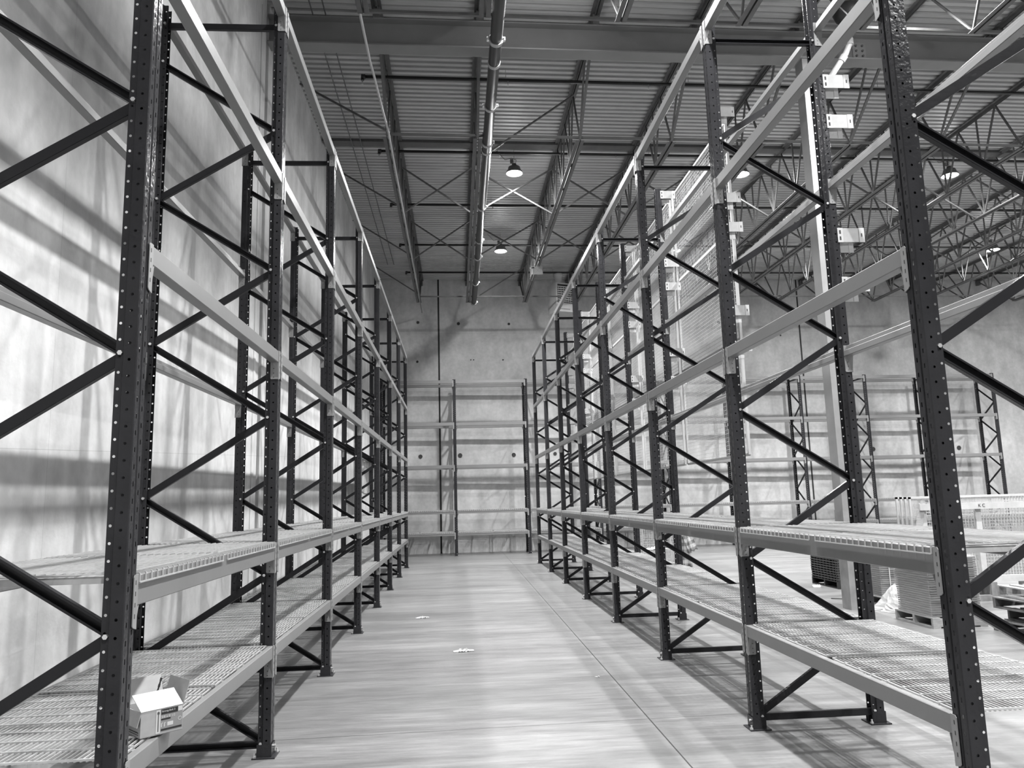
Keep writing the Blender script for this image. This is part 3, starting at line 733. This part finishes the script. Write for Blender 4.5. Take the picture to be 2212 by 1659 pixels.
# ================================================================== BOX ON THE LEFT SHELF
def box_thing():
    L = .185; Dp = .20; H = .108; t = .003
    root = empty('cardboard_box', (-1.385, 3.578, .7635), math.atan2(.123, .128), 'open cardboard box with white front flap and printed label on the lowest left shelf', 'box')
    m_ = MB(); m_.box(0, L, 0, t, 0, H); m_.box(0, L, Dp-t, Dp, 0, H); m_.box(0, t, t, Dp-t, 0, H); m_.box(L-t, L, t, Dp-t, 0, H); m_.box(0, L, 0, Dp, 0, t); m_.build('body', M_card, root)
    def flap(a, b, out, m, nm='flap'):
        a = Vector(a); b = Vector(b); out = Vector(out); f = MB(); nrm = (b-a).cross(out).normalized()*.003
        n = 0; f.v += [tuple(q) for q in (a, b, b+out, a+out, a+nrm, b+nrm, b+out+nrm, a+out+nrm)]
        for q in ((0,1,2,3),(7,6,5,4),(0,4,5,1),(1,5,6,2),(2,6,7,3),(3,7,4,0)): f.f.append(q); f.m.append(0)
        return f.build(nm, m, root)
    ff_ = flap((0, 0, H), (L, 0, H), (-.012, .075, .062), M_paper); ff_['label'] = 'white front flap'
    flap((L, 0, H), (L, Dp, H), (.028, .0, .098), M_card)
    flap((L, Dp, H), (0, Dp, H), (0, .04, .10), M_card)
    flap((0, Dp, H), (0, 0, H), (-.016, 0, -.06), M_card)
    lb = MB(); lb.box(.085, .183, -.0008, -.0001, .012, .106); l_ = lb.build('printed_panel', mat('print_mid', .2, .6), root)
    q = MB(); q.box(.066, .085, -.0012, -.0001, .006, .104); q.build('white_strip', M_paper, root)
    q = MB(); q.box(.073, .078, -.0016, -.0011, .014, .098); q.box(.070, .081, -.0016, -.0011, .086, .096); q.build('bolt_drawing', M_cardg, root)
    q = MB(); q.box(.088, .162, -.0013, -.0007, .082, .104); q.box(.088, .13, -.0013, -.0007, .058, .065); q.box(.088, .181, -.0013, -.0007, .014, .022); q.build('dark_band', M_cardd, root)
    q = MB(); q.box(.163, .182, -.0013, -.0007, .084, .104); q.build('white_square', M_paper, root)
    q = MB(); q.box(.088, .092, -.0013, -.0007, .030, .048); q.box(.088, .096, -.0013, -.0007, .045, .048); q.box(.101, .105, -.0013, -.0007, .030, .048); q.box(.101, .109, -.0013, -.0007, .045, .048); q.box(.116, .142, -.0013, -.0007, .031, .047); q.build('white_marks', M_paper, root)
    text_mesh('Strong-Bolt 2', .011, 'lettering', M_paper, root, (.090, -.0014, .092), (PI/2, 0, 0))
    text_mesh('5/8 x 8 1/2', .014, 'lettering', M_paper, root, (.089, -.0009, .067), (PI/2, 0, 0))
    q = MB(); q.lathe([(.0085, 0), (.0085, .0006), (.0065, .0006), (.0065, 0)], n=12); o = q.build('round_mark', M_paper, root); o.location = (.172, -.0009, .052); o.rotation_euler = (PI/2, 0, 0)
    for (z0, z1) in ((.02, .024), (.012, .0145)):
        q = MB(); q.box(-.0009, -.0001, .02, .15, z0, z1); q.build('side_stripe', M_cardd, root)
    q = MB(); q.box(-.0009, -.0001, .13, .155, .041, .043); q.box(-.0009, -.0001, .13, .155, .028, .03); q.box(-.0009, -.0001, .13, .132, .028, .043); q.build('side_mark', M_cardd, root)
    return root
box_thing()
dr = MB(); pts = [(-1.405+.045*t_, 3.70+.03*t_, .775+.21*t_) for t_ in [k/16 for k in range(17)]]
for k in range(16):
    dr.rod(pts[k], pts[k+1], .005 if k % 2 else .0035, 8)
tag(dr.build('drill_bit', M_plas), 'dark twisted drill bit leaning out of the open cardboard box', 'drill bit')

# ================================================================== FLOOR LITTER
def litter(loc, W, D_, H, rz, label, seed):
    rnd = random.Random(seed); mb = MB(); nx, ny = 16, 7
    for j in range(ny+1):
        for i in range(nx+1):
            u = i/nx-.5; v = j/ny-.5
            mb.v.append((u*W+rnd.uniform(-.006, .006), v*D_*(1-.6*abs(u))+rnd.uniform(-.006, .006), .003+H*abs(rnd.gauss(0, .5))*(1-abs(2*u))*(1-abs(2*v)*.6)))
    for j in range(ny):
        for i in range(nx):
            a = j*(nx+1)+i; mb.f.append((a, a+1, a+nx+2, a+nx+1)); mb.m.append(0)
    o = mb.build('crumpled_wrapper', M_white); o.location = loc; o.rotation_euler = (0, 0, rz); return tag(o, label, 'litter')
litter((.05, 9.27, 0), .24, .12, .05, .15, 'crumpled clear plastic wrapper on the aisle floor, the nearer and larger one', 1)
litter((-.55, 11.98, 0), .2, .12, .03, .3, 'crumpled clear plastic wrapper on the aisle floor, the farther one', 2)
litter((1.35, 7.7, 0), .05, .03, .01, .5, 'tiny scrap of white plastic on the aisle floor right of centre', 4)
litter((2.62, 6.95, 0), .04, .03, .015, .5, 'tiny white scrap on the floor behind the second right upright', 5)

# ================================================================== GOODS BEHIND THE RIGHT RACK
# nested black plastic pallets
def plastic_pallet(loc, rz, label, group):
    root = empty('plastic_pallet', loc, rz, label, 'pallet', group); Wp, Lp = 1.2, 1.0
    m_ = MB(); m_.box(0, Wp, 0, Lp, .026, .040); m_.build('deck', M_plas2, root)
    m_ = MB()
    for k in range(9):
        y = k*(Lp-.035)/8
        for x in (.015, Wp-.045): m_.box(x, x+.03, y, y+.035, 0, .028)
        xx = k*(Wp-.035)/8
        for y2 in (.015, Lp-.045): m_.box(xx, xx+.035, y2, y2+.03, 0, .028)
    for q in ((.03, Wp-.03, .03, .045), (.03, Wp-.03, Lp-.045, Lp-.03), (.03, .045, .03, Lp-.03), (Wp-.045, Wp-.03, .03, Lp-.03)): m_.box(*q, 0, .027)
    m_.build('rim_ribs', M_plas, root)
    return root
pp = None; NP = 19
for k in range(NP):
    loc = (6.76+random.uniform(-.006, .006), 13.45+random.uniform(-.006, .006), .13+k*.0435)
    lab = 'black plastic pallet in the tall nested stack beside the steel column'
    if pp is None: pp = plastic_pallet(loc, 0, lab, 'nested black plastic pallets')
    else: dup(pp, loc, 0, lab, 'pallet', 'nested black plastic pallets')
def wood_pallet(Wp, Lp, m1, label, loc, rz, nb=7, cat='pallet', blocks=False):
    root = empty('wooden_pallet', loc, rz, label, cat); rnd = random.Random(int(loc[2]*1000)+5)
    for k in range(nb):
        x = k*(Wp-.095)/(nb-1); m_ = MB(); m_.box(x, x+.095+rnd.uniform(-.01, .012), 0, Lp, .115, .13); m_.build('deck_board', m1, root)
    for y in (0, Lp/2-.02, Lp-.04):
        m_ = MB(); m_.box(0, Wp, y, y+.04, .018, .115); m_.build('stringer', m1, root)
    for x in (0, Wp/2-.05, Wp-.1):
        m_ = MB(); m_.box(x, x+.1, 0, Lp, 0, .018); m_.build('bottom_board', m1, root)
    return root
wood_pallet(1.2, 1.0, M_plas, 'dark pallet at the bottom of the nested black pallet stack', (6.76, 13.45, 0), 0)
# stacks of wire decks on wooden pallets
def deck_bundle(W, L, H, loc, rz, label, n, film_side=True):
    root = empty('wrapped_stack', loc, rz, label, 'wrapped stack'); rnd = random.Random(9)
    m_ = MB(); h = H/n
    for k in range(n):
        j = rnd.uniform(0, .01); q_ = [m_.box(j, W-rnd.uniform(0, .012), j, L-j, (k+.5*s_)*h+.003, (k+.5*s_)*h+.5*h-.008) for s_ in (0, 1)]
    m_.box(.03, W-.03, .03, L-.03, 0, H-.01)
    m_.build('deck_layers', M_bundle, root)
    m_ = MB(); m_.box(-.006, W+.006, .012, L+.006, 0, H+.004); m_.build('film_wrap', M_film, root)
    for x in (W*.25, W*.68):
        m_ = MB(); m_.box(x, x+.016, -.008, -.005, 0, H+.005); m_.box(x, x+.016, -.008, L+.008, H+.005, H+.008); m_.build('strap', M_white, root)
    return root
PX, PY = 5.95, 9.46
wood_pallet(.72, .83, M_wood, 'pale wooden pallet under the nearer wrapped stack behind the right rack', (PX-.02, PY-.03, 0), 0, 5)
deck_bundle(.66, .76, .74, (PX, PY, .132), 0, 'film wrapped strapped stack of wire decks on a pale wooden pallet, the nearer one', 13)
wood_pallet(.56, .95, M_wood, 'wooden pallet under the farther wrapped stack, next to the steel column', (6.38, 11.35, 0), 0, 5)
deck_bundle(.50, .88, .72, (6.41, 11.38, .132), 0, 'film wrapped stack of wire decks, the farther one beside the steel column', 12)
# heap of stretch film at the column foot
def heap(loc, R, H, label):
    mb = MB(); rnd = random.Random(3); n = 26; rings = 12
    for j in range(rings+1):
        t = j/rings
        for k in range(n):
            a = 2*PI*k/n; r = R*(t**.7)*(1+.22*math.sin(3*a+1)+.10*math.sin(7*a+2)+rnd.uniform(-.05, .05)); z = H*max(0, (1-t))**1.6+rnd.uniform(0, .025)*(1-t*.7)
            mb.v.append((r*math.cos(a)*1.25, r*math.sin(a), max(.002, z)))
    for j in range(rings):
        for k in range(n):
            q = (k+1) % n; mb.f.append((j*n+k, j*n+q, (j+1)*n+q, (j+1)*n+k)); mb.m.append(0)
    o = mb.build('stretch_film_heap', M_film2); o.location = loc; return tag(o, label, 'plastic film')
heap((6.36, 10.95, 0), .26, .36, 'white heap of crumpled stretch film on the floor by the wrapped stacks')
litter((7.0, 13.2, .0), .35, .25, .12, .3, 'crumpled white paper at the foot of the black pallet stack', 11)
litter((6.6, 13.95, .0), .3, .16, .06, 1.2, 'white paper sheet on the floor left of the black pallet stack', 12)
m_ = MB(); m_.path([(6.05, 12.3, .01), (6.2, 12.0, .03), (6.35, 11.85, .015), (6.5, 11.8, .01)], .008, 6); tag(m_.build('loose_strap', M_plas), 'loose dark strap lying on the floor left of the steel column', 'strap')
# crate of leaning mesh panels
cr_ = empty('panel_crate', (7.15, 11.55, 0), 0, 'long pale timber crate frame holding upright mesh panels, far right behind the rack', 'crate')
def cb(nm, m, *b_):
    q = MB()
    for z in b_: q.box(*z)
    return q.build(nm, m, cr_)
cb('base_board', M_wood2, (-.05, 3.2, -.1, 0, .0, .09)); cb('base_board', M_wood2, (-.05, 3.2, .6, .7, .0, .09))
for x in (0, 1.05, 2.1, 3.05): cb('base_block', M_wood2, (x, x+.1, -.1, .7, .09, .28))
cb('bottom_rail', M_woodw, (-.02, 3.2, -.08, -.03, .28, .38))
cb('top_rail', M_woodw, (.05, 3.2, -.08, -.03, 1.40, 1.50))
for x in (.08, .98, 2.0, 2.95): cb('post', M_woodw, (x, x+.09, -.03, .01, .38, 1.5))
q = MB(); q.bar((-.02, -.02, .95), (.12, -.04, 1.5), .09, .03, (0, 1, 0)); q.build('diagonal_brace', M_wood, cr_)
for k, y in enumerate((0.06, .18, .30, .42)):
    r_ = empty('welded_screen', (7.12, 11.55+y, .29), 0, f'white welded mesh panel standing in the timber crate, {ORD[k]} from the front', 'mesh panel')
    H = 1.32; W_ = 3.1
    q = MB(); q.box(0, W_, 0, .03, 0, .03); q.box(0, W_, 0, .03, H-.03, H); q.box(0, .03, 0, .03, 0, H); q.box(W_-.03, W_, 0, .03, 0, H); q.build('frame', M_mesh, r_)
    q = MB()
    for i in range(1, 62): q.bar((W_*i/62, .012, 0), (W_*i/62, .012, H), .005)
    for i in range(1, 26): q.bar((0, .017, H*i/26), (W_, .017, H*i/26), .005)
    q.build('wire_mesh', M_mesh, r_)
text_mesh('K C', .07, 'lettering', M_cardd, cr_, (1.0, -.083, 1.43), (PI/2, 0, 0))
# heap of wooden pallets
hp = [(6.62, 8.05, 0, .06), (6.60, 8.0, .135, -.10), (6.66, 8.02, .27, .09), (6.6, 8.05, .405, -.05)]
for k, (x, y, z, a) in enumerate(hp):
    wood_pallet(1.2, 1.15, M_wood2 if k < 3 else M_wood, f'weathered wooden pallet in the untidy pile at far right, {("bottom", "second from bottom", "third from bottom", "topmost")[k]} one', (x, y, z), a, 8)
wood_pallet(1.2, 1.0, M_wood2, 'weathered wooden pallet lying right of the untidy pallet pile', (8.0, 8.6, 0), .2, 8)

# ---- wire cart with a plaid shirt over its end
ct = empty('wire_cart', (4.20, 17.3, 0), 0, 'wire sided stock cart with white papers, standing beyond the mesh screens', 'cart')
Wc, Lc, Hc = .85, .75, 1.02
def cart(nm, fn, m=M_mesh):
    q = MB(); fn(q); return q.build(nm, m, ct)
for (x, y) in ((0, 0), (Wc, 0), (0, Lc), (Wc, Lc)):
    cart('post', lambda q: q.rod((x, y, .12), (x, y, Hc), .012, 8))
    cart('caster', lambda q: q.prism((x-.015, y, .05), (x+.015, y, .05), [(.05*math.cos(k*PI/6), .05*math.sin(k*PI/6)) for k in range(12)]), M_plas)
    cart('caster_fork', lambda q: q.box(x-.02, x+.02, y-.012, y+.012, .05, .13), M_coup)
for z in (.15, .5): cart('shelf', lambda q: [q.bar((0, y_, z), (Wc, y_, z), .006) for y_ in [Lc*k/10 for k in range(11)]]+[q.bar((0, 0, z), (0, Lc, z), .014), q.bar((Wc, 0, z), (Wc, Lc, z), .014)])
def side(q, a, b, z0, z1, nx):
    for k in range(nx+1):
        x = a[0]+(b[0]-a[0])*k/nx; y = a[1]+(b[1]-a[1])*k/nx; q.bar((x, y, z0), (x, y, z1), .005)
    for k in range(int((z1-z0)/.055)+1):
        z = z0+k*.055; q.bar((*a, z), (*b, z), .005)
for a, b, n_ in (((0, 0), (Wc, 0), 15), ((0, Lc), (Wc, Lc), 15), ((0, 0), (0, Lc), 13), ((Wc, 0), (Wc, Lc), 13)):
    cart('wire_side', lambda q: side(q, a, b, .15, Hc, n_))
litter((4.55, 17.6, .51), .6, .5, .12, .1, 'crumpled white papers lying on the shelf of the wire cart', 21)
litter((4.6, 17.6, .16), .6, .5, .12, .1, 'crumpled white papers in the bottom of the wire cart', 22)
sh = empty('plaid_shirt', (5.03, 17.24, .10), 0, 'grey plaid flannel shirt hanging over the right end of the wire cart', 'shirt')
crumple('shirt_body', .26, .86, (0.02, 0, .02), 0, M_plaid, None, None, .018, 5, 14, 14, 0, sh)
o = crumple('sleeve', .22, .55, (.20, -.02, .34), -.2, M_plaid, None, None, .018, 6, 12, 12, 0, sh); o.rotation_euler = (0, -.35, -.1)
